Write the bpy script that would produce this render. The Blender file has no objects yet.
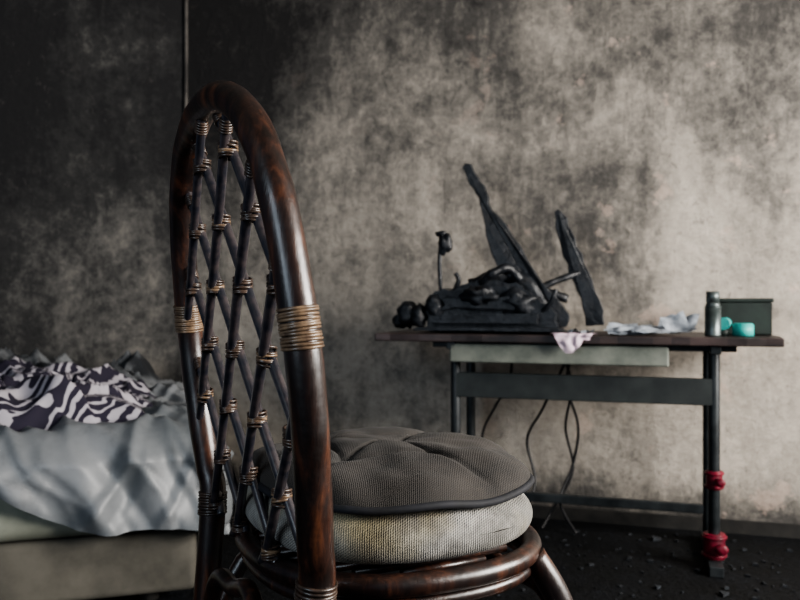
import bpy, math, random
from mathutils import Vector, Matrix, noise
random.seed(7)
S=bpy.context.scene
try: S.view_settings.look='AgX - Medium High Contrast'
except Exception: pass
def ns(v,sc=1.0,seed=0.0):
    return noise.noise(Vector((v[0]*sc+seed,v[1]*sc+seed*1.7,v[2]*sc-seed)))
# ---------------- materials
class NT:
    def __init__(s,name):
        s.m=bpy.data.materials.new(name); s.m.use_nodes=True
        s.t=s.m.node_tree; s.n=s.t.nodes; s.b=s.n['Principled BSDF']
        s.co=s.n.new('ShaderNodeTexCoord')
    def new(s,t,**k):
        n=s.n.new(t)
        for a,v in k.items(): setattr(n,a,v)
        return n
    def link(s,a,b): s.t.links.new(a,b)
    def map(s,scale=(1,1,1),src='Object',rot=(0,0,0)):
        m=s.new('ShaderNodeMapping'); m.inputs['Scale'].default_value=scale; m.inputs['Rotation'].default_value=rot
        s.link(s.co.outputs[src],m.inputs['Vector']); return m.outputs[0]
    def noise(s,vec,scale,detail=6,rough=.6,dist=0):
        n=s.new('ShaderNodeTexNoise'); n.inputs['Scale'].default_value=scale; n.inputs['Detail'].default_value=detail
        n.inputs['Roughness'].default_value=rough; n.inputs['Distortion'].default_value=dist
        s.link(vec,n.inputs['Vector']); return n.outputs['Fac']
    def ramp(s,fac,stops,interp='LINEAR'):
        r=s.new('ShaderNodeValToRGB'); e=r.color_ramp.elements; r.color_ramp.interpolation=interp
        while len(e)<len(stops): e.new(.5)
        for i,(p,c) in enumerate(stops):
            e[i].position=p; e[i].color=(*c,1)
        s.link(fac,r.inputs['Fac']); return r.outputs['Color']
    def math(s,op,a,b=None,c=None,clamp=False):
        n=s.new('ShaderNodeMath'); n.operation=op; n.use_clamp=clamp
        for i,v in enumerate((a,b,c)):
            if v is None: continue
            if isinstance(v,(int,float)): n.inputs[i].default_value=v
            else: s.link(v,n.inputs[i])
        return n.outputs[0]
    def mr(s,v,a,b,c,d,smooth=True):
        n=s.new('ShaderNodeMapRange'); n.interpolation_type='SMOOTHSTEP' if smooth else 'LINEAR'
        for i,x in enumerate((a,b,c,d)): n.inputs[i+1].default_value=x
        s.link(v,n.inputs[0]); return n.outputs[0]
    def mix(s,f,a,b,mode='MIX'):
        n=s.new('ShaderNodeMix'); n.data_type='RGBA'; n.blend_type=mode
        for k,v in ((0,f),(6,a),(7,b)):
            if isinstance(v,(int,float)): n.inputs[k].default_value=v
            elif isinstance(v,tuple): n.inputs[k].default_value=(*v,1)
            else: s.link(v,n.inputs[k])
        return n.outputs[2]
    def bump(s,h,strength=.3,dist=.01):
        n=s.new('ShaderNodeBump'); n.inputs['Strength'].default_value=strength; n.inputs['Distance'].default_value=dist
        s.link(h,n.inputs['Height']); s.link(n.outputs[0],s.b.inputs['Normal'])
    def base(s,c):
        if isinstance(c,tuple): s.b.inputs['Base Color'].default_value=(*c,1)
        else: s.link(c,s.b.inputs['Base Color'])
    def rough(s,r):
        if isinstance(r,(int,float)): s.b.inputs['Roughness'].default_value=r
        else: s.link(r,s.b.inputs['Roughness'])
def simple(name,c1,c2,scale=20,rough=.5,metal=0,bump=.2,stretch=(1,1,1),coat=0,bd=.003,lo=.35,hi=.65):
    t=NT(name); v=t.map(stretch); f=t.noise(v,scale)
    t.base(t.ramp(f,[(lo,c1),(hi,c2)])); t.rough(rough); t.b.inputs['Metallic'].default_value=metal
    t.b.inputs['Coat Weight'].default_value=coat; t.b.inputs['Coat Roughness'].default_value=.2
    if bump: t.bump(f,bump,bd)
    return t.m
def wall_mat(name,kind):
    t=NT(name); v=t.map()
    n1=t.noise(v,1.9,10,.62,.6)
    n2=t.noise(t.map((1,1,.7)),6.0,12,.75,.2)
    n3=t.noise(v,28,8,.75)
    n4=t.noise(t.map((1,1,.10)),16,6,.7,.2)   # vertical runs
    sep=t.new('ShaderNodeSeparateXYZ'); t.link(t.co.outputs['Object'],sep.inputs[0])
    val=t.math('ADD',t.math('MULTIPLY',n1,.60),t.math('MULTIPLY',n2,.50))
    val=t.math('ADD',val,t.math('MULTIPLY',n3,.40)); val=t.math('ADD',val,t.math('MULTIPLY',n4,.16))
    val=t.math('SUBTRACT',val,.330)
    if kind=='back':
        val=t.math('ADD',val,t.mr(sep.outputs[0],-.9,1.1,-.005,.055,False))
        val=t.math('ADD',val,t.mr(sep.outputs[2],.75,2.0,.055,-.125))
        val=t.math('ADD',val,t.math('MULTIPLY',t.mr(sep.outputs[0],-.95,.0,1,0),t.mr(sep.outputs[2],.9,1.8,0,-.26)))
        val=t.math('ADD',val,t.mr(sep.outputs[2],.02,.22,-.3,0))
        d=t.new('ShaderNodeVectorMath'); d.operation='DISTANCE'; t.link(t.co.outputs['Object'],d.inputs[0]); d.inputs[1].default_value=(.62,2.92,1.05)
        val=t.math('ADD',val,t.mr(d.outputs['Value'],.05,.50,-.10,0))
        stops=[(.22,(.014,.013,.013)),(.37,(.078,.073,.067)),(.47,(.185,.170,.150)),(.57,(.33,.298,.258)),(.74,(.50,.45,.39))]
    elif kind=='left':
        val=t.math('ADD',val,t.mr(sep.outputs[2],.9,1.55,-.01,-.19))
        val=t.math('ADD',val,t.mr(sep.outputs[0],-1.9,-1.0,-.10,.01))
        val=t.math('ADD',val,t.mr(sep.outputs[0],-1.02,-.92,0,-.06))  # shade put into the colour by the corner, setting the two walls apart
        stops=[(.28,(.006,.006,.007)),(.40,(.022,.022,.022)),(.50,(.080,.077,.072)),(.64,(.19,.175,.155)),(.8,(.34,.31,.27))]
    else:
        stops=[(.25,(.02,.02,.02)),(.45,(.12,.11,.10)),(.7,(.32,.29,.25))]
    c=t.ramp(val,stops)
    spots=t.ramp(t.noise(t.map((1,1,1)),5,7,.65),[(.60,(0,0,0)),(.64,(1,1,1))])
    c=t.mix(t.math('MULTIPLY',t.math('MULTIPLY',spots,.45 if kind=='back' else .04),t.mr(sep.outputs[0],-.2,1.0,.1,1)),c,(.56,.43,.36))
    specks=t.ramp(t.noise(t.map((1,1,.8)),30,5,.75,.5),[(.60,(0,0,0)),(.66,(1,1,1))])
    c=t.mix(t.math('MULTIPLY',specks,.45),c,(.06,.055,.052))
    scr=t.ramp(t.noise(t.map((1,1,5),rot=(0,.25,0)),7,8,.7,.6),[(.64,(0,0,0)),(.70,(1,1,1))])
    c=t.mix(t.math('MULTIPLY',scr,.40),c,(.05,.047,.044))
    t.base(c); t.rough(.85); t.bump(t.math('ADD',n2,t.math('MULTIPLY',n3,.6)),.6,.014)
    return t.m
M={}
M['wall_back']=wall_mat('sooty_plaster','back'); M['wall_left']=wall_mat('charred_plaster','left'); M['wall_o']=wall_mat('sooty_plaster_side','o')
M['trim']=simple('sooty_corner_bead',(.035,.032,.03),(.11,.10,.09),10,.8)
t=NT('burnt_floor'); v=t.map(); f=t.noise(v,6,10,.75); g=t.noise(v,45,4,.7)
c=t.ramp(t.math('ADD',t.math('MULTIPLY',f,.6),t.math('MULTIPLY',g,.4)),[(.45,(.0015,.002,.0025)),(.57,(.004,.005,.007)),(.68,(.014,.018,.024))])
t.base(c); t.rough(.75); t.b.inputs['Specular IOR Level'].default_value=.2; t.bump(g,.6,.02); M['floor']=t.m
# rattan pole
t=NT('dark_rattan'); v=t.map((1,1,.10)); f=t.noise(v,50,7,.68,.3); f2=t.noise(t.map(),10,5,.65); f3=t.noise(t.map(),60,4,.7)
c=t.ramp(f,[(.38,(.008,.004,.003)),(.50,(.028,.011,.007)),(.66,(.105,.038,.018))])
sepz=t.new('ShaderNodeSeparateXYZ'); t.link(t.co.outputs['Object'],sepz.inputs[0])
dark_mottle=t.math('MULTIPLY',t.ramp(f2,[(.40,(0,0,0)),(.58,(.9,.9,.9))]),t.mr(sepz.outputs[2],.5,.95,1.0,.8))  # dark mottling, slightly weaker towards the top
c=t.mix(dark_mottle,c,(.008,.005,.005))
t.base(c); t.rough(t.math('ADD',t.math('MULTIPLY',t.math('ADD',f2,f3),.30),.07)); t.b.inputs['Coat Weight'].default_value=.3; t.b.inputs['Coat Roughness'].default_value=.22; t.bump(t.math('ADD',f,t.math('MULTIPLY',f3,.4)),.35,.003); M['rattan']=t.m
t=NT('lattice_cane'); v=t.map(); f=t.noise(v,60,5,.6)
t.base(t.ramp(f,[(.4,(.014,.015,.022)),(.62,(.05,.040,.042))])); t.rough(.3); t.b.inputs['Coat Weight'].default_value=.8; t.b.inputs['Coat Roughness'].default_value=.3; t.bump(f,.15,.002); M['cane']=t.m
M['wrap']=simple('cane_binding',(.016,.011,.009),(.075,.047,.033),70,.40,0,.2,coat=.3,bd=.001)
M['wrap_l']=simple('pale_cane_binding',(.07,.044,.029),(.23,.155,.095),80,.38,0,.2,coat=.3,bd=.001)
def fabric(name,c1,c2,stain,sc,wsc,bump=.5,stamt=.7,dk=.45,soot=.0):
    t=NT(name); v=t.map()
    w=t.new('ShaderNodeTexWave'); w.inputs['Scale'].default_value=wsc; w.inputs['Distortion'].default_value=1.6; w.inputs['Detail'].default_value=2
    t.link(t.map(rot=(0,0,.5)),w.inputs['Vector'])
    w2=t.new('ShaderNodeTexWave'); w2.inputs['Scale'].default_value=wsc*1.0; w2.inputs['Distortion'].default_value=1.6; w2.bands_direction='Z'
    t.link(t.map(rot=(0.5,.4,.3)),w2.inputs['Vector'])
    ww=t.math('MULTIPLY',t.math('ADD',w.outputs['Fac'],w2.outputs['Fac']),.5)
    f=t.noise(v,sc,7,.65)
    c=t.ramp(f,[(.35,c1),(.62,c2)])
    c=t.mix(t.ramp(t.noise(v,6,3,.5),[(.52,(0,0,0)),(.66,(stamt,)*3)]),c,stain)
    c=t.mix(t.ramp(t.noise(v,18,6,.7),[(.48,(0,0,0)),(.66,(soot,)*3)]),c,(.03,.028,.026))
    c=t.mix(t.ramp(ww,[(.15,(dk,)*3),(.6,(0,0,0))]),c,(.02,.02,.02))
    t.base(c); t.rough(.92); t.b.inputs['Sheen Weight'].default_value=.05; t.bump(ww,bump,.0025); return t.m
M['cush_low']=fabric('woven_cream_fabric',(.18,.175,.16),(.38,.365,.335),(.26,.215,.10),14,115,.6,dk=.5,soot=.6)
M['cush_up']=fabric('taupe_ribbed_fabric',(.017,.015,.013),(.046,.039,.033),(.022,.019,.016),12,135,.5,soot=.6)
M['piping']=simple('navy_piping',(.003,.004,.006),(.008,.009,.014),60,.8)
M['mattress']=simple('mattress_ticking',(.16,.17,.135),(.28,.29,.24),5,.85,0,.15,bd=.01)
M['bedbase']=simple('divan_fabric',(.045,.042,.034),(.10,.092,.075),6,.9,0,.1)
t=NT('rumpled_grey_sheet'); v=t.map(); f=t.noise(v,3,5,.6); g=t.noise(v,15,6,.7)
c=t.ramp(f,[(.35,(.085,.095,.102)),(.62,(.18,.19,.20))]); c=t.mix(t.ramp(g,[(.54,(0,0,0)),(.72,(.4,.4,.4))]),c,(.04,.042,.044)); t.base(c); t.rough(.5); t.bump(g,.1,.006); M['sheet']=t.m
M['bundle']=simple('sooty_quilt',(.010,.012,.015),(.17,.18,.19),6,.9,0,.3,bd=.01,lo=.42,hi=.62)
t=NT('patterned_blanket'); w=t.new('ShaderNodeTexWave'); w.inputs['Scale'].default_value=9; w.inputs['Distortion'].default_value=11; w.inputs['Detail'].default_value=2; w.inputs['Detail Scale'].default_value=1.6
t.link(t.map((1,1,1),'UV',(0,0,.6)),w.inputs['Vector']); t.base(t.ramp(w.outputs['Fac'],[(.62,(.012,.009,.022)),(.74,(.34,.32,.35))])); t.rough(.9); M['blanket']=t.m
M['tabletop']=simple('scorched_veneer',(.012,.009,.009),(.06,.040,.038),14,.45,0,.3,stretch=(.3,1,1))
M['steel']=simple('sooty_steel',(.010,.013,.015),(.032,.038,.042),18,.45,.3,.15)
M['traycloth']=simple('dusty_grey_tray',(.10,.115,.10),(.21,.225,.195),10,.75,0,.15)
M['rail']=simple('grey_green_rail',(.013,.017,.018),(.028,.034,.034),12,.6,.1,.1)
M['red']=simple('red_plastic',(.07,.003,.012),(.19,.007,.024),30,.45)
M['blackpl']=simple('melted_black_plastic',(.003,.004,.006),(.014,.017,.022),16,.42,0,.8,bd=.015)
M['can']=simple('dull_can_metal',(.05,.065,.065),(.14,.165,.165),20,.4,.6,.1)
M['teal']=simple('sooty_green_box',(.004,.010,.008),(.011,.022,.018),15,.6)
M['cyan']=simple('turquoise_tape',(.02,.26,.24),(.05,.40,.37),20,.5)
M['paper']=simple('sooty_paper',(.18,.21,.25),(.56,.61,.67),22,.85,0,.05)
M['pinkpaper']=simple('pinkish_paper',(.58,.44,.52),(.78,.64,.72),12,.85,0,.05)
M['cable']=simple('black_cable',(.006,.006,.007),(.02,.02,.022),30,.5)
M['debris']=simple('ash_chips',(.004,.005,.007),(.018,.023,.030),30,.9)
M['wood']=simple('burnt_wood',(.006,.006,.006),(.020,.019,.017),20,.8)
M['glass']=simple('window_frame_paint',(.25,.25,.24),(.4,.4,.38),8,.5)
# ---------------- mesh builder
def smooth_pts(P,n=8,closed=False):
    P=[Vector(p) for p in P]; out=[]; L=len(P)
    rng=range(L) if closed else range(L-1)
    for i in rng:
        if closed: a,b,c,d=P[(i-1)%L],P[i],P[(i+1)%L],P[(i+2)%L]
        else: a,b,c,d=P[max(i-1,0)],P[i],P[i+1],P[min(i+2,L-1)]
        for k in range(n):
            t=k/n
            out.append(.5*((2*b)+(c-a)*t+(2*a-5*b+4*c-d)*t*t+(3*b-a-3*c+d)*t**3))
    if not closed: out.append(P[-1])
    return out
class MB:
    def __init__(s): s.v=[];s.f=[];s.mi=[];s.mats=[];s.sm=[]
    def m(s,mat):
        if mat not in s.mats: s.mats.append(mat)
        return s.mats.index(mat)
    def face(s,idx,mi,sm=True): s.f.append(idx); s.mi.append(mi); s.sm.append(sm)
    def tube(s,pts,r,mat,seg=12,closed=False,cap=True,rfun=None):
        mi=s.m(mat); pts=[Vector(p) for p in pts]; n=len(pts); base=len(s.v)
        def tan(i):
            if closed: d=pts[(i+1)%n]-pts[(i-1)%n]
            else: d=pts[min(i+1,n-1)]-pts[max(i-1,0)]
            return d.normalized() if d.length>1e-9 else Vector((0,0,1))
        t0=tan(0); up=Vector((0,0,1)) if abs(t0.z)<.9 else Vector((1,0,0))
        nrm=(up-t0*up.dot(t0)).normalized()
        for i in range(n):
            t=tan(i); nrm=(nrm-t*nrm.dot(t)).normalized(); bn=t.cross(nrm)
            rr=rfun(i/(n-1)) if rfun else r
            for k in range(seg):
                a=2*math.pi*k/seg; s.v.append(pts[i]+nrm*math.cos(a)*rr+bn*math.sin(a)*rr)
        for i in range(n if closed else n-1):
            j=(i+1)%n
            for k in range(seg):
                l=(k+1)%seg
                s.face((base+i*seg+k,base+i*seg+l,base+j*seg+l,base+j*seg+k),mi)
        if cap and not closed:
            s.face(tuple(base+k for k in reversed(range(seg))),mi,False); s.face(tuple(base+(n-1)*seg+k for k in range(seg)),mi,False)
    def ring(s,c,axis,R,r,mat,R2=None,seg=18,ms=6,ref=None):
        c=Vector(c); ax=Vector(axis).normalized(); u=Vector(ref) if ref else (Vector((1,0,0)) if abs(ax.x)<.9 else Vector((0,1,0)))
        u=(u-ax*u.dot(ax)).normalized(); w=ax.cross(u); R2=R2 or R
        s.tube([c+u*R*math.cos(2*math.pi*k/seg)+w*R2*math.sin(2*math.pi*k/seg) for k in range(seg)],r,mat,ms,True)
    def coil(s,path,R,r,mat,pitch=None,seg=20):
        path=[Vector(p) for p in path]; L=sum((path[i+1]-path[i]).length for i in range(len(path)-1)); pitch=pitch or r*1.9
        n=max(2,int(L/pitch))
        for k in range(n):
            d=(k+.5)/n*L
            for i in range(len(path)-1):
                l=(path[i+1]-path[i]).length
                if d<=l or i==len(path)-2:
                    p=path[i].lerp(path[i+1],min(1,d/l)); ax=(path[i+1]-path[i]); break
                d-=l
            ax=ax.normalized()+Vector((random.uniform(-.05,.05),random.uniform(-.05,.05),random.uniform(-.03,.03)))
            s.ring(p,ax,R+random.uniform(-.0004,.0004),r,mat,seg=seg)
    def prism(s,poly,d0,d1,mat,axis='y',warp=None):
        mi=s.m(mat); base=len(s.v); n=len(poly)
        for d in (d0,d1):
            for a,b in poly:
                p={'y':Vector((a,d,b)),'z':Vector((a,b,d)),'x':Vector((d,a,b))}[axis]
                if warp: p=warp(p)
                s.v.append(p)
        s.face(tuple(base+i for i in range(n)),mi,False); s.face(tuple(base+n+i for i in reversed(range(n))),mi,False)
        for i in range(n):
            j=(i+1)%n; s.face((base+j,base+i,base+n+i,base+n+j),mi,False)
    def box(s,lo,hi,mat,warp=None):
        s.prism([(lo[0],lo[2]),(hi[0],lo[2]),(hi[0],hi[2]),(lo[0],hi[2])],lo[1],hi[1],mat,'y',warp)
    def blob(s,c,R,mat,nz=.15,seed=0,nu=20,nv=12):
        mi=s.m(mat); base=len(s.v); c=Vector(c)
        for i in range(nv+1):
            ph=math.pi*i/nv
            for k in range(nu):
                th=2*math.pi*k/nu; d=Vector((math.sin(ph)*math.cos(th),math.sin(ph)*math.sin(th),math.cos(ph)))
                q=1+nz*ns(d,2,seed); s.v.append(c+Vector((d.x*R[0],d.y*R[1],d.z*R[2]))*q)
        for i in range(nv):
            for k in range(nu):
                l=(k+1)%nu; s.face((base+i*nu+k,base+(i+1)*nu+k,base+(i+1)*nu+l,base+i*nu+l),mi)
    def grid(s,nu,nv,fn,mat):
        mi=s.m(mat); base=len(s.v)
        for i in range(nu+1):
            for j in range(nv+1): s.v.append(Vector(fn(i/nu,j/nv)))
        for i in range(nu):
            for j in range(nv):
                a=base+i*(nv+1)+j; s.face((a,a+nv+1,a+nv+2,a+1),mi)
    def obj(s,name,parent=None,bevel=0,uvgrid=None,solid=0,sub=0):
        me=bpy.data.meshes.new(name); me.from_pydata([tuple(v) for v in s.v],[],s.f)
        for m in s.mats: me.materials.append(m)
        me.polygons.foreach_set('material_index',s.mi); me.polygons.foreach_set('use_smooth',s.sm)
        if uvgrid:
            uv=me.uv_layers.new(name='UVMap'); nu,nv=uvgrid
            for lp in me.loops:
                i,j=divmod(lp.vertex_index,nv+1); uv.data[lp.index].uv=(i/nu,j/nv)
        me.validate(); me.update()
        o=bpy.data.objects.new(name,me); S.collection.objects.link(o)
        if parent: o.parent=parent
        if solid: q=o.modifiers.new('s','SOLIDIFY'); q.thickness=solid; q.offset=1
        if bevel: q=o.modifiers.new('b','BEVEL'); q.width=bevel; q.segments=3; q.limit_method='ANGLE'
        if sub: q=o.modifiers.new('u','SUBSURF'); q.levels=sub; q.render_levels=sub
        return o
def empty(name,loc,rot=0):
    o=bpy.data.objects.new(name,None); S.collection.objects.link(o); o.location=loc; o.rotation_euler=(0,0,rot); o.empty_display_size=.1; return o
# ---------------- room
H=2.6
cor=Vector((-.909,3.38,0)); BR=Vector((3.0,2.184,0)); LL=Vector((-3.3,2.62,0)); RR=Vector((1.95,-1.25,0))
def wallq(name,a,b,mat,th=.1,out=None,h0=0,h1=H):
    mb=MB(); d=(b-a).normalized(); n=Vector((-d.y,d.x,0))
    if out is not None and n.dot(out)<0: n=-n
    pts=[a,b,b+n*th,a+n*th]
    mb.prism([(p.x,p.y) for p in pts],h0,h1,mat,'z'); return mb
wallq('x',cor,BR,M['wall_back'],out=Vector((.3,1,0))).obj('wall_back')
wallq('x',LL,cor,M['wall_left'],out=Vector((-.3,1,0))).obj('wall_left')
mb=MB(); d=(RR-BR); L=d.length; d.normalize(); n=Vector((-d.y,d.x,0)); n=n if n.x>0 else -n
def seg(mb,t0,t1,z0,z1,mat,o0=0,o1=.12):
    a=BR+d*t0; b=BR+d*t1; ps=[a+n*o0,b+n*o0,b+n*o1,a+n*o1]
    mb.prism([(p.x,p.y) for p in ps],z0,z1,mat,'z')
seg(mb,0,.7,0,H,M['wall_o']); seg(mb,2.5,L,0,H,M['wall_o']); seg(mb,.7,2.5,0,.85,M['wall_o']); seg(mb,.7,2.5,2.0,H,M['wall_o'])
mb.obj('wall_right')
mb=MB()
for a,b,z0,z1 in ((.7,.75,.85,2.0),(2.45,2.5,.85,2.0),(1.575,1.625,.9,1.95),(.75,2.45,.85,.9),(.75,2.45,1.95,2.0)):
    seg(mb,a,b,z0,z1,M['glass'],.03,.08)
mb.obj('window_1')
fl=[(LL.x,LL.y),(cor.x,cor.y),(BR.x,BR.y),(RR.x,RR.y),(-3.3,-1.25)]
mb=MB(); mb.prism([(x*1.03,y*1.03) for x,y in fl],-.05,0,M['floor'],'z'); mb.obj('floor')
mb=MB(); mb.prism([(x*1.03,y*1.03) for x,y in fl],H,H+.05,M['wall_o'],'z'); mb.obj('ceiling')
mb=MB(); q=cor+Vector((.006,-.008,0)); mb.tube([q+Vector((.004*ns((0,0,k*.3),1,2),.0,k*.2)) for k in range(14)],.008,M['trim'],10); mb.obj('trim_1')
mb=MB(); dd=(BR-cor).normalized(); nn=Vector((dd.y,-dd.x,0))
a=cor+dd*.05; b=BR-dd*.05
mb.prism([(p.x,p.y) for p in (a,b,b+nn*.012,a+nn*.012)],0,.045,M['wood'],'z'); mb.obj('baseboard_back')
mb=MB()
for i in range(1300):
    x=random.uniform(-1.2,1.9); y=random.uniform(.9,2.75)
    if y>2.72+.306*(1.25-x)-.06: continue
    if x<-.35 : continue
    s_=random.uniform(.003,.010)*(1 if random.random()<.95 else 2); r=random.random()*6.28
    pts=[(x+math.cos(r+k*2.1+random.uniform(-.4,.4))*s_,y+math.sin(r+k*2.1)*s_) for k in range(3)]
    mb.prism(pts,.001,.003+random.random()*s_*.7,M['debris'],'z')
mb.obj('floor_debris')
# ---------------- chair
ch=empty('rattan_chair',(-.191,1.055,0),math.radians(27))
lean=lambda z: -.11*(z-.49) if z>.49 else .0-.09*(.49-z)
prof=[(.0,1.052),(.065,1.046),(.13,1.022),(.18,.985),(.214,.940),(.238,.885),(.252,.82),(.260,.75),(.258,.68),(.248,.61),(.235,.54),(.224,.48)]
arch2=[(-u,z) for u,z in reversed(prof)][:-1]+[(u,z) for u,z in prof]
full=[(-.215,.0),(-.215,.25)]+arch2+[(.215,.25),(.215,.0)]
pp=smooth_pts([(lean(z),u,z) for u,z in full],8)
mb=MB(); mb.tube(pp,.0195,M['rattan'],20,rfun=lambda t:.0198+.0012*ns((t*30,0,0),1,3))
mb.obj('back_hoop',ch)
poly=[(p.y,p.z) for p in pp if p.z>.45]
def inside(u,z,shr=.0):
    if z<.474: return False
    c=False; n=len(poly)
    for i in range(n):
        (x1,y1),(x2,y2)=poly[i],poly[(i+1)%n]
        if (y1>z)!=(y2>z) and u<(x2-x1)*(z-y1)/(y2-y1)+x1: c=not c
    return c
mb=MB(); wr=MB(); DU,DZ=.135,.1645; Z0=.735
for sg in (1,-1):
    for k in range(-7,8):
        ts=[i*.004 for i in range(-200,200)]
        ins=[tt for tt in ts if inside(k*DU+tt*DU/DZ*sg,Z0+tt)]
        if len(ins)<6: continue
        a,b=min(ins)-.004,max(ins)+.004
        N=max(6,int((b-a)/.02)); P=[]
        for i in range(N+1):
            tt=a+(b-a)*i/N; z=Z0+tt; bow=.005*ns((tt*6,k*3.1,sg*5),1,2)
            P.append((lean(z)+sg*.0048,k*DU+tt*DU/DZ*sg+bow,z))
        P=smooth_pts(P,3); mb.tube(P,.0062,M['cane'],10)
        if (P[-1]-P[0]).length>.12: wr.coil(P[-6:-3],.0072,.0016,M['wrap'],seg=12)
mb.obj('lattice_canes',ch)
for r in range(-3,6):
    z=Z0+r*DZ/2
    for k in range(-4,5):
        u=(k+(.5 if r%2 else 0))*DU
        if not inside(u,z) or not inside(u-.022,z) or not inside(u+.022,z): continue
        pale=random.random()<.3
        for j in range(-3,4):
            wr.ring((lean(z),u,z+j*.0029),(random.uniform(-.12,.12),random.uniform(-.3,.3),1),.0108+.0004*random.random(),.0017,M['wrap_l' if pale and abs(j)<2 else 'wrap'],R2=.0088+.0006*abs(j),ref=(1,0,0))
for sg in (1,-1):
    def at(z,sg=sg):
        Q=sorted([p for p in pp if p.y*sg>.05],key=lambda p:p.z)
        for i in range(len(Q)-1):
            if Q[i].z<=z<=Q[i+1].z: return Q[i].lerp(Q[i+1],(z-Q[i].z)/max(1e-6,Q[i+1].z-Q[i].z))
    wr.coil([at(.750),at(.793)],.0204,.0019,M['wrap_l'],.0036,28)
    wr.coil([at(.465),at(.50)],.0207,.0021,M['wrap'],.004,28)
wr.obj('cane_bindings',ch)
RS=.190; cx=.190
def seatpt(th,R=RS,z=.467):
    x=math.cos(th); y=math.sin(th); q=(abs(x)**2.4+abs(y)**2.4)**(1/2.4)
    return (cx+R*x/q*1.0,R*1.08*y/q,z)
mb=MB()
mb.tube([seatpt(2*math.pi*k/72) for k in range(72)],.0140,M['rattan'],14,True)
mb.tube([seatpt(2*math.pi*k/72,RS*.98,.444) for k in range(72)],.009,M['rattan'],12,True)
for i in range(-6,7):
    y=i*.028; xx=(.178**2-y*y)**.5; mb.tube([(cx-xx,y,.470),(cx+xx,y,.470)],.006,M['rattan'],8)
mb.obj('seat_frame',ch)
mb=MB()
for sg in (1,-1):
    P=smooth_pts([(cx+.140,sg*.160,.462),(cx+.178,sg*.182,.38),(cx+.215,sg*.20,.2),(cx+.235,sg*.21,0)],6); mb.tube(P,.0175,M['rattan'],16)
def hoop(a,b,mid):
    a,b,mid=Vector(a),Vector(b),Vector(mid)
    P=smooth_pts([a,a.lerp(mid,.35)+Vector((0,0,.085)),a.lerp(mid,.75)+Vector((0,0,.03)),mid,b.lerp(mid,.75)+Vector((0,0,.03)),b.lerp(mid,.35)+Vector((0,0,.085)),b],6)
    mb.tube(P,.0125,M['rattan'],12)
for sg in (1,-1):
    hoop((-.02,sg*.215,.24),(cx+.205,sg*.20,.24),(cx-.03,sg*.205,.420))
    mb.tube([(-.03,sg*.215,.15),(cx+.22,sg*.205,.15)],.011,M['rattan'],12)
hoop((-.02,-.215,.24),(-.02,.215,.24),(-.01,0,.420)); hoop((cx+.205,-.2,.24),(cx+.205,.2,.24),(cx+.165,0,.420))
for sg in (1,-1):
    mb.coil([(-.018,sg*.215,.26),(-.022,sg*.215,.225)],.0215,.002,M['wrap'],.004,24)
mb.obj('legs_and_braces',ch)
def cushion(mb,c,rx,ry,zc,T,mat,seams=False,seed=0,droop=0,p=5,Tb=None,nz=.006):
    Tb=Tb or T
    mi=mb.m(mat); nr,nt=80,220
    def rim(th):
        x=math.cos(th); y=math.sin(th); e=2.5; q=(abs(x)**e+abs(y)**e)**(1/e); k=1+.03*ns((x*2,y*2,0),1,seed)
        return rx*x/q*k, ry*y/q*k
    lines=[]
    if seams:
        bt=[(-.085,-.055),(-.07,.08),(.03,-.085),(.02,.02),(.09,.07)]
        pr=[(0,3),(1,3),(2,3),(3,4),(0,2),(4,1),(1,0)]
        lines=[(Vector((*bt[a],0)),Vector((*bt[b],0))) for a,b in pr]
        for a in (0,1,2,4):
            v=Vector((*bt[a],0)); lines.append((v,v*2.4))
    for side in (1,-1):
        base=len(mb.v)
        for i in range(nr+1):
            r=(i/nr); r=1-(1-r)**1.6
            for k in range(nt):
                th=2*math.pi*k/nt; X,Y=rim(th); x,y=X*r,Y*r
                t=(T if side>0 else Tb)*max(0,1-r**p)**.5
                z=zc+side*t+nz*ns((x,y,0),9,seed)*(1 if side>0 else .3)-droop*r**3
                if side>0: z+=.0030*ns((x,y,0),28,seed)
                if side>0 and seams:
                    pt=Vector((x,y,0)); dm=9
                    for a,b in lines:
                        ab=b-a; s_=max(0,min(1,(pt-a).dot(ab)/ab.length_squared)); dm=min(dm,(pt-a-ab*s_).length)
                    dbm=min((pt-Vector((*q,0))).length for q in bt)
                    z-= (.004*math.exp(-(dm/.004)**2)+.0015*math.exp(-(dm/.018)**2)+.006*math.exp(-(dbm/.013)**2))*(1-r**6)
                mb.v.append(Vector((c[0]+x,c[1]+y,z)))
        for i in range(nr):
            for k in range(nt):
                l=(k+1)%nt; q=(base+i*nt+k,base+i*nt+l,base+(i+1)*nt+l,base+(i+1)*nt+k)
                mb.face(q if side<0 else q[::-1],mi)
    return [(c[0]+rim(2*math.pi*k/120)[0]*1.003,c[1]+rim(2*math.pi*k/120)[1]*1.003,zc-droop+nz*ns((rim(2*math.pi*k/120)[0],rim(2*math.pi*k/120)[1],0),9,seed)*.6) for k in range(120)]
mb=MB(); rimp=cushion(mb,(cx-.002,0),.190,.208,.515,.036,M['cush_low'],seed=3.3,p=9,nz=.010)
mb.obj('seat_cushion',ch)
mb=MB(); rimp=cushion(mb,(cx+.0,.004),.186,.202,.562,.037,M['cush_up'],True,seed=8.1,droop=.008,p=4.5,Tb=.006,nz=.014)
mb.tube(rimp,.0050,M['piping'],10,True); mb.obj('tufted_cushion',ch)
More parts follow.
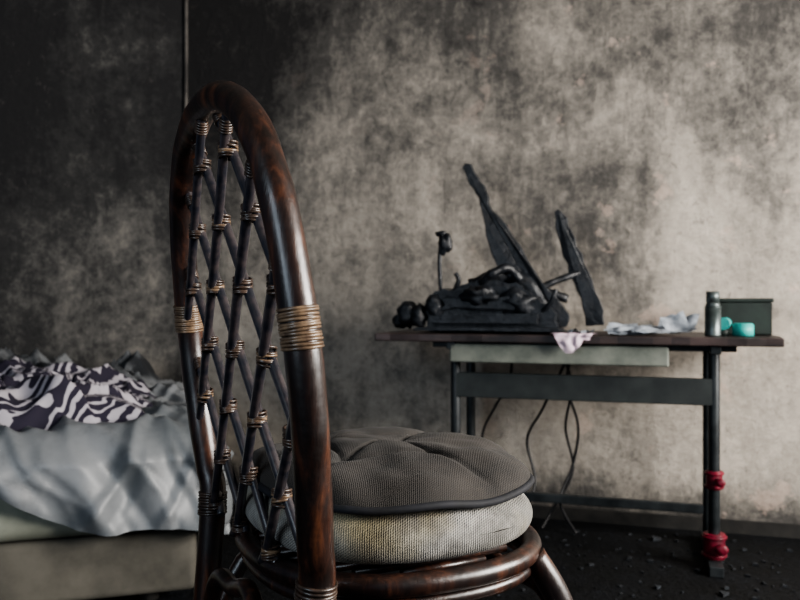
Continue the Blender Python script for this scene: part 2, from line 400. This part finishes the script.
# ---------------- bed
bed=empty('bed',(-.50,2.10,0),math.atan2(.303,.953))
def rbox(name,lo,hi,mat,bev,parent):
    mb=MB(); mb.box(lo,hi,mat); o=mb.obj(name,parent,bevel=bev); o.modifiers['b'].segments=6
    for p in o.data.polygons: p.use_smooth=True
    return o
rbox('divan_base',(-2.0,.03,.03),(-.03,1.2,.19),M['bedbase'],.02,bed)
rbox('mattress',(-2.02,0,.192),(0,1.22,.435),M['mattress'],.07,bed)
mb=MB()
for x in (-1.9,-.15):
    for y in (.1,1.1): mb.tube([(x,y,0),(x,y,.05)],.025,M['wood'],12)
mb.tube([(-1.12,1.26,0),(-1.12,1.26,.62)],.02,M['wood'],12); mb.blob((-1.12,1.26,.665),(.05,.04,.05),M['wood']); mb.tube([(-1.12,1.26,.58),(-1.12,1.26,.61)],.035,M['wood'],12)
mb.tube([(-1.12,1.26,.35),(-2.0,1.26,.35)],.015,M['wood'],12); mb.tube([(-2.0,1.26,0),(-2.0,1.26,.64)],.02,M['wood'],12)
mb.obj('bed_frame',bed)
def ridge(p,sc,seed):
    return max(0,1-abs(2*ns(p,sc,seed))*2.0)
def folds(a,b):
    w=.10*ns((a,b,0),3.0,6)
    r1=ridge((a*2.6+b*1.6+w*3,(b*1.0-a*.5)*.6,0),1.6,4)
    r2=ridge((a*3.2-b*2.2+w*2,b*.9,1),1.9,9)
    r3=ridge((a+w,b+w,2),11,2)
    r4=ridge((a*4.5+b*3+w*4,b*1.2,5),2.4,14)
    return r1*.45+r2*.32+r3*.07+r4*.32
def sheetfn(i,j):
    a=-1.95+i*(1.95+.24)
    k=min(1,max(0,(a+.66)/.45)); k=k*k*(3-2*k); hem=.025+.185*k+.012*math.sin(a*11)
    b=-hem+j*(1.15+hem)
    f=folds(a,b)
    R=.06
    def roll(e):
        if e<=0: return 0,0
        L=R*math.pi/2
        if e<L: th=e/R; return R*math.sin(th),R*(1-math.cos(th))
        return R,R+e-L
    ox,dzx=roll(a+R); oy,dzy=roll(-b+R)
    x=min(a,-R)+ox; y=max(b,R)-oy
    z=.447-max(dzx,dzy)
    hang=min(1,max(dzx,dzy)/.05)
    amp=.052*(1-.1*hang)
    d=.010+amp*f
    nx=hang*(1 if dzx>=dzy else 0); ny=-hang*(1 if dzy>dzx else 0)
    if hang>.0:
        d2=.026*(math.sin(a*30+b*22+4*ns((a,b,0),3,1))*.5+.5)*hang
    else: d2=0
    return (x+nx*(d+d2),y+ny*(d+d2),z+(1-hang)*d)
mb=MB(); mb.grid(300,170,sheetfn,M['sheet']); mb.obj('bedsheet',bed)
def lump(x0,x1,y0,y1,hh,mat,name,seed,sc=5,base=.455):
    def fn(i,j):
        e=min(i,1-i,j,1-j)*6; e=min(1,e); e=e*e*(3-2*e)
        x=x0+(x1-x0)*i+.07*ns((i*3,j*3,0),1.5,seed); y=y0+(y1-y0)*j+.07*ns((i*3,j*3,7),1.5,seed)
        q=(x+.06*ns((x,y,0),7,seed+1),y+.06*ns((x,y,3),7,seed+2),0)
        h=.55+.5*ns(q,sc*.6,seed)+.34*ridge(q,sc,seed+3)+.34*ridge(q,sc*2.2,seed+5)
        return (x,y,base-.01+max(.0,e*hh*h)+.02*e)
    mb=MB(); mb.grid(180,140,fn,mat); return mb.obj(name,bed,uvgrid=(180,140))
lump(-1.5,-.06,.08,.80,.105,M['blanket'],'patterned_blanket',5.5,5)
lump(-1.25,-.03,.62,1.2,.14,M['bundle'],'crumpled_quilt',2.2,4)
# ---------------- table
ROT=-math.atan2(.292,.956)
tb=empty('work_table',(-.083,2.606,0),ROT)
def jag(n,x0,y0,x1,y1,a,seed):
    return [(x0+(x1-x0)*k/n+ (a*ns((k*.9,seed,0),1,1) if x0==x1 else 0), y0+(y1-y0)*k/n+(a*ns((k*.9,seed,0),1,1) if y0==y1 else 0)) for k in range(n)]
X0,W,Dp,TZ=.0,1.222,.40,.692
mb=MB(); mb.prism(jag(24,X0,0,W,0,.010,1)+jag(8,W,0,W,Dp,.02,2)+jag(24,W,Dp,X0,Dp,.006,3)+jag(8,X0,Dp,X0,0,.02,4),TZ-.025,TZ,M['tabletop'],'z'); mb.obj('table_top',tb,bevel=.004)
mb=MB()
for x in (.25,1.04):
    mb.tube([(x,.09,.03),(x,.09,TZ-.02)],.0165,M['steel'],14); mb.tube([(x,.33,.03),(x,.33,TZ-.02)],.0165,M['steel'],14)
    mb.box((x-.02,.0,.0),(x+.02,.39,.03),M['steel']); mb.box((x-.015,.02,TZ-.05),(x+.015,.38,TZ-.022),M['steel'])
mb.box((.25,.075,.485),(1.04,.10,.565),M['rail']); mb.box((.25,.32,.10),(1.04,.34,.13),M['steel'])
mb.box((.18,.06,TZ-.045),(1.1,.08,TZ-.022),M['steel'])
mb.obj('table_frame',tb,bevel=.003)
mb=MB(); mb.box((.245,.02,.602),(.91,.055,.662),M['traycloth']); mb.box((.245,.055,.60),(.91,.30,.612),M['traycloth']); mb.obj('drawer_tray',tb,bevel=.016)
mb=MB()
for z,s_ in ((.264,.9),(.068,1.2)):
    mb.tube([(1.04,.09,z-.03*s_),(1.04,.09,z+.03*s_)],.026*s_,M['red'],18)
    mb.ring((1.04,.09,z+.022*s_),(0,0,1),.027*s_,.005,M['red']); mb.ring((1.04,.09,z-.022*s_),(0,0,1),.027*s_,.005,M['red'])
    mb.tube([(1.04,.09,z),(1.045+.01*s_,.05,z+.0)],.010*s_,M['red'],12); mb.blob((1.045+.01*s_,.045,z),(.016*s_,.010,.014*s_),M['red'])
mb.obj('leg_clamps',tb,bevel=.002)
mb=MB()
for P in ([(.58,.3,.6),(.60,.36,.5),(.575,.40,.35),(.60,.40,.2),(.53,.38,.06),(.50,.33,.008)],
          [(.6,.3,.6),(.585,.34,.5),(.62,.38,.36),(.60,.40,.22),(.56,.36,.1),(.62,.3,.008)],
          [(.58,.3,.58),(.5,.36,.42),(.44,.4,.3),(.47,.38,.15),(.42,.3,.008)],
          [(.40,.32,.6),(.38,.36,.5),(.33,.38,.42),(.28,.38,.3),(.3,.36,.1),(.25,.25,.008)]):
    mb.tube(smooth_pts(P,10),.0050,M['cable'],8)
mb.obj('power_cables',tb)
# burnt printer
pr=empty('burnt_printer',(-.083,2.606,TZ+.003),ROT)
def o(z): return z-TZ
def ragged(poly,n,amp,seed):
    out=[]; L=len(poly)
    for i in range(L):
        a,b=Vector(poly[i]).to_3d(),Vector(poly[(i+1)%L]).to_3d()
        for k in range(n):
            p=a.lerp(b,k/n); q=amp*ns((p.x,p.y,0),45,seed)+amp*.8*ns((p.x,p.y,3),90,seed)
            nn_=Vector((-(b-a).y,(b-a).x,0)).normalized(); p=p+nn_*q; out.append((p.x,max(p.y,.006)))
    return out
mb=MB()
body=[(.155,.014),(.145,.09),(.18,.14),(.24,.135),(.30,.165),(.38,.175),(.46,.15),(.52,.11),(.57,.06),(.58,.014)]
wp=lambda p:p+Vector((.012*ns(p,9,1),.012*ns(p,9,2),.010*ns(p,9,3)*(1 if p.z>.03 else 0)))
mb.prism(ragged(body,4,.010,3),.09,.30,M['blackpl'],warp=wp)
mb.box((.17,.06,.03),(.52,.10,.06),M['blackpl'],wp); mb.prism(ragged([(.2,.072),(.45,.078),(.44,.118),(.21,.108)],5,.010,7),.07,.095,M['blackpl'],warp=wp)
mb.box((.15,.12,0),(.57,.29,.015),M['blackpl'])
mb.prism(ragged([(.12,0.006),(.60,.006),(.58,.018),(.13,.016)],6,.006,4),.04,.2,M['blackpl'])
mb.obj('printer_body',pr,bevel=.004)
mb=MB()
b1=[(.247,1.248),(.258,1.262),(.276,1.255),(.305,1.21),(.332,1.165),(.352,1.10),(.40,1.045),(.430,1.0),(.474,.928),(.54,.834),(.614,.745),(.60,.71),(.557,.706),(.50,.79),(.42,.86),(.376,.90),(.345,.98),(.325,1.08),(.305,1.14),(.275,1.19)]
b1=ragged([(x,o(z)) for x,z in b1],3,.007,5)
mb.prism(b1,.17,.195,M['blackpl'],warp=lambda p:p+Vector((0,.10*(p.z-.3)+.012*ns(p,8,4),0)))
b2=[(.552,1.09),(.562,1.105),(.584,1.09),(.604,1.03),(.640,.95),(.674,.86),(.712,.76),(.715,.712),(.66,.712),(.635,.80),(.60,.89),(.575,.97),(.556,1.03)]
mb.prism(ragged([(x,o(z)) for x,z in b2],3,.007,8),.25,.272,M['blackpl'],warp=lambda p:p+Vector((0,.06*(p.z-.2)+.012*ns(p,8,6),0)))
mb.obj('open_panels',pr,bevel=.003)
mb=MB()
T=lambda *P,r=.01:mb.tube(smooth_pts([(x,y,o(z)) for x,y,z in P],5),r,M['blackpl'],12,rfun=lambda t:r*(1+.35*ns((t*7,r*99,0),1,3)))
T((.185,.15,.82),(.18,.15,.92),(.185,.15,1.0),r=.007); mb.blob((.20,.15,o(.985)),(.024,.02,.03),M['blackpl'],.5,1); mb.blob((.185,.15,o(1.02)),(.02,.012,.010),M['blackpl'],.4,2)
T((.50,.2,.83),(.56,.22,.86),(.64,.26,.89),r=.011); T((.44,.18,.80),(.50,.18,.83),(.6,.2,.80),r=.014)
T((.33,.1,.85),(.37,.08,.88),(.42,.1,.90),(.46,.12,.86),r=.014)
T((.40,.16,.87),(.47,.17,.85),(.54,.18,.76),r=.03); T((.30,.12,.84),(.36,.12,.87),(.43,.14,.88),r=.026)
T((.24,.1,.82),(.26,.09,.86),(.25,.09,.885),r=.008); T((.52,.1,.75),(.56,.08,.79),(.575,.08,.83),r=.008)
mb.blob((.085,.10,.058),(.035,.03,.044),M['blackpl'],.3,5); mb.blob((.125,.09,.055),(.03,.03,.04),M['blackpl'],.3,9); mb.blob((.055,.12,.034),(.03,.03,.024),M['blackpl'],.3,4)
mb.blob((.18,.08,.085),(.03,.03,.035),M['blackpl'],.4,3); mb.blob((.33,.07,.12),(.05,.03,.03),M['blackpl'],.8,13); mb.blob((.46,.09,.10),(.05,.03,.04),M['blackpl'],.8,17)
mb.obj('struts_and_knobs',pr)
def place(name,x,y): return empty(name,(-.083+.956*x+.292*y,2.606-.292*x+.956*y,TZ+.0015),ROT)
e=place('spray_can',1.035,.07); mb=MB(); mb.tube([(0,0,0),(0,0,.004),(0,0,.085)],.023,M['can'],24); mb.tube([(0,0,.085),(0,0,.1)],.02,M['can'],24,rfun=lambda t:.023-.005*t); mb.tube([(0,0,.1),(0,0,.132)],.019,M['can'],24); mb.ring((0,0,.086),(0,0,1),.0225,.002,M['can'],seg=24); mb.obj('can_body',e)
e=place('storage_box',1.135,.24); mb=MB()
mb.box((-.075,-.07,0),(.075,.07,.008),M['teal']); mb.box((-.075,-.07,0),(.075,-.062,.10),M['teal']); mb.box((-.075,.062,0),(.075,.07,.10),M['teal']); mb.box((-.075,-.07,0),(-.067,.07,.10),M['teal']); mb.box((.067,-.07,0),(.075,.07,.10),M['teal']); mb.box((-.08,-.075,.10),(.08,.075,.112),M['teal']); mb.obj('box_shell',e,bevel=.003)
e=place('tape_roll',1.12,.09); mb=MB()
mb.tube([(0,0,.001),(0,0,.034)],.030,M['cyan'],30); mb.ring((0,0,.034),(0,0,1),.024,.004,M['cyan'],seg=24); mb.tube([(0,0,.034),(0,0,.036)],.018,M['cable'],20)
mb.tube([(-.056,-.018,.036),(-.046,.022,.036)],.0185,M['cyan'],16); mb.tube([(-.056,0,.0),(-.05,0,.02)],.016,M['teal'],12)
mb.obj('roll',e)
e=place('paper_sheets',.87,.13); mb=MB()
for i,(x,y,r,w,h,cu) in enumerate([(-.06,-.05,.3,.16,.09,.04),(.06,.0,-.3,.12,.12,.14),(-.07,.02,.1,.14,.12,.05),(-.0,-.05,.2,.13,.1,.05),(.07,-.03,.5,.08,.08,.12),(-.10,-.04,-.2,.09,.08,.05)]):
    cr,sr=math.cos(r),math.sin(r)
    def fn(a,b): 
        X=(a-.5)*w; Y=(b-.5)*h
        return (x+X*cr-Y*sr,y+X*sr+Y*cr,.002+i*.002+cu*max(0,(b-.3))**2*.7+cu*max(0,a-.5)**2*.4+.022*max(0,ns((X,Y,0),20,i)))
    mb.grid(18,14,fn,M['paper'])
mb.obj('sheets',e)
e=place('paper_scraps',.665,.035); mb=MB()
for i in range(12):
    x=random.uniform(-.05,.02) ; y=random.uniform(-.015,.02); r=random.random()*3; w=random.uniform(.015,.035); h=random.uniform(.012,.02)
    cr,sr=math.cos(r),math.sin(r)
    def fn(a,b):
        X=(a-.5)*w; Y=(b-.5)*h
        return (x+X*cr-Y*sr,y+X*sr+Y*cr,.001+i*.0006+.02*abs(ns((X,Y,0),30,i)))
    mb.grid(5,4,fn,M['paper' if i%3 else 'debris'])
mb.obj('scraps',e)
e=place('crumpled_note',.635,-.012); mb=MB()
def fn(a,b):
    X=(a-.5)*.14; v=b*(.05+.045*math.sin(math.pi*min(1,a*1.25))); z=.004 if v<.03 else .004-(v-.03)*.95; y=.03-min(v,.03)-.004
    return (X*(1-.3*b)+.006*ns((a,b,0),5,1),y-.012*abs(ns((a,b,1),4,3))-.002,z+.006*abs(ns((a,b,0),6,2)))
mb.grid(20,16,fn,M['pinkpaper']); mb.obj('note',e)
# ---------------- lights
def area(name,loc,tgt,sx,sy,p,col):
    l=bpy.data.lights.new(name,'AREA'); l.shape='RECTANGLE'; l.size=sx; l.size_y=sy; l.energy=p; l.color=col
    ob=bpy.data.objects.new(name,l); S.collection.objects.link(ob); ob.location=loc; ob.rotation_euler=(Vector(tgt)-Vector(loc)).to_track_quat('-Z','Y').to_euler(); return ob
wc=BR+d*1.6+n*.2
area('window_daylight',(wc.x,wc.y,1.5),(wc.x-n.x,wc.y-n.y,1.2),1.75,1.1,310,(1.0,.95,.89))
area('cool_fill_left',(-1.5,-1.1,1.5),(-.6,2.0,.4),.9,1.6,34,(.76,.88,1.0))  # added cool fill from behind camera-left; no doorway is built
w=bpy.data.worlds.new('w'); S.world=w; w.use_nodes=True; bg=w.node_tree.nodes['Background']; bg.inputs[0].default_value=(.55,.7,1,1); bg.inputs[1].default_value=.10
# ---------------- camera
c=bpy.data.cameras.new('cam'); c.lens=36; c.sensor_width=36; c.dof.use_dof=True; c.dof.focus_distance=1.0; c.dof.aperture_fstop=7.1
co=bpy.data.objects.new('camera',c); S.collection.objects.link(co); co.location=(0,0,.8); co.rotation_euler=(math.radians(90),0,0); S.camera=co
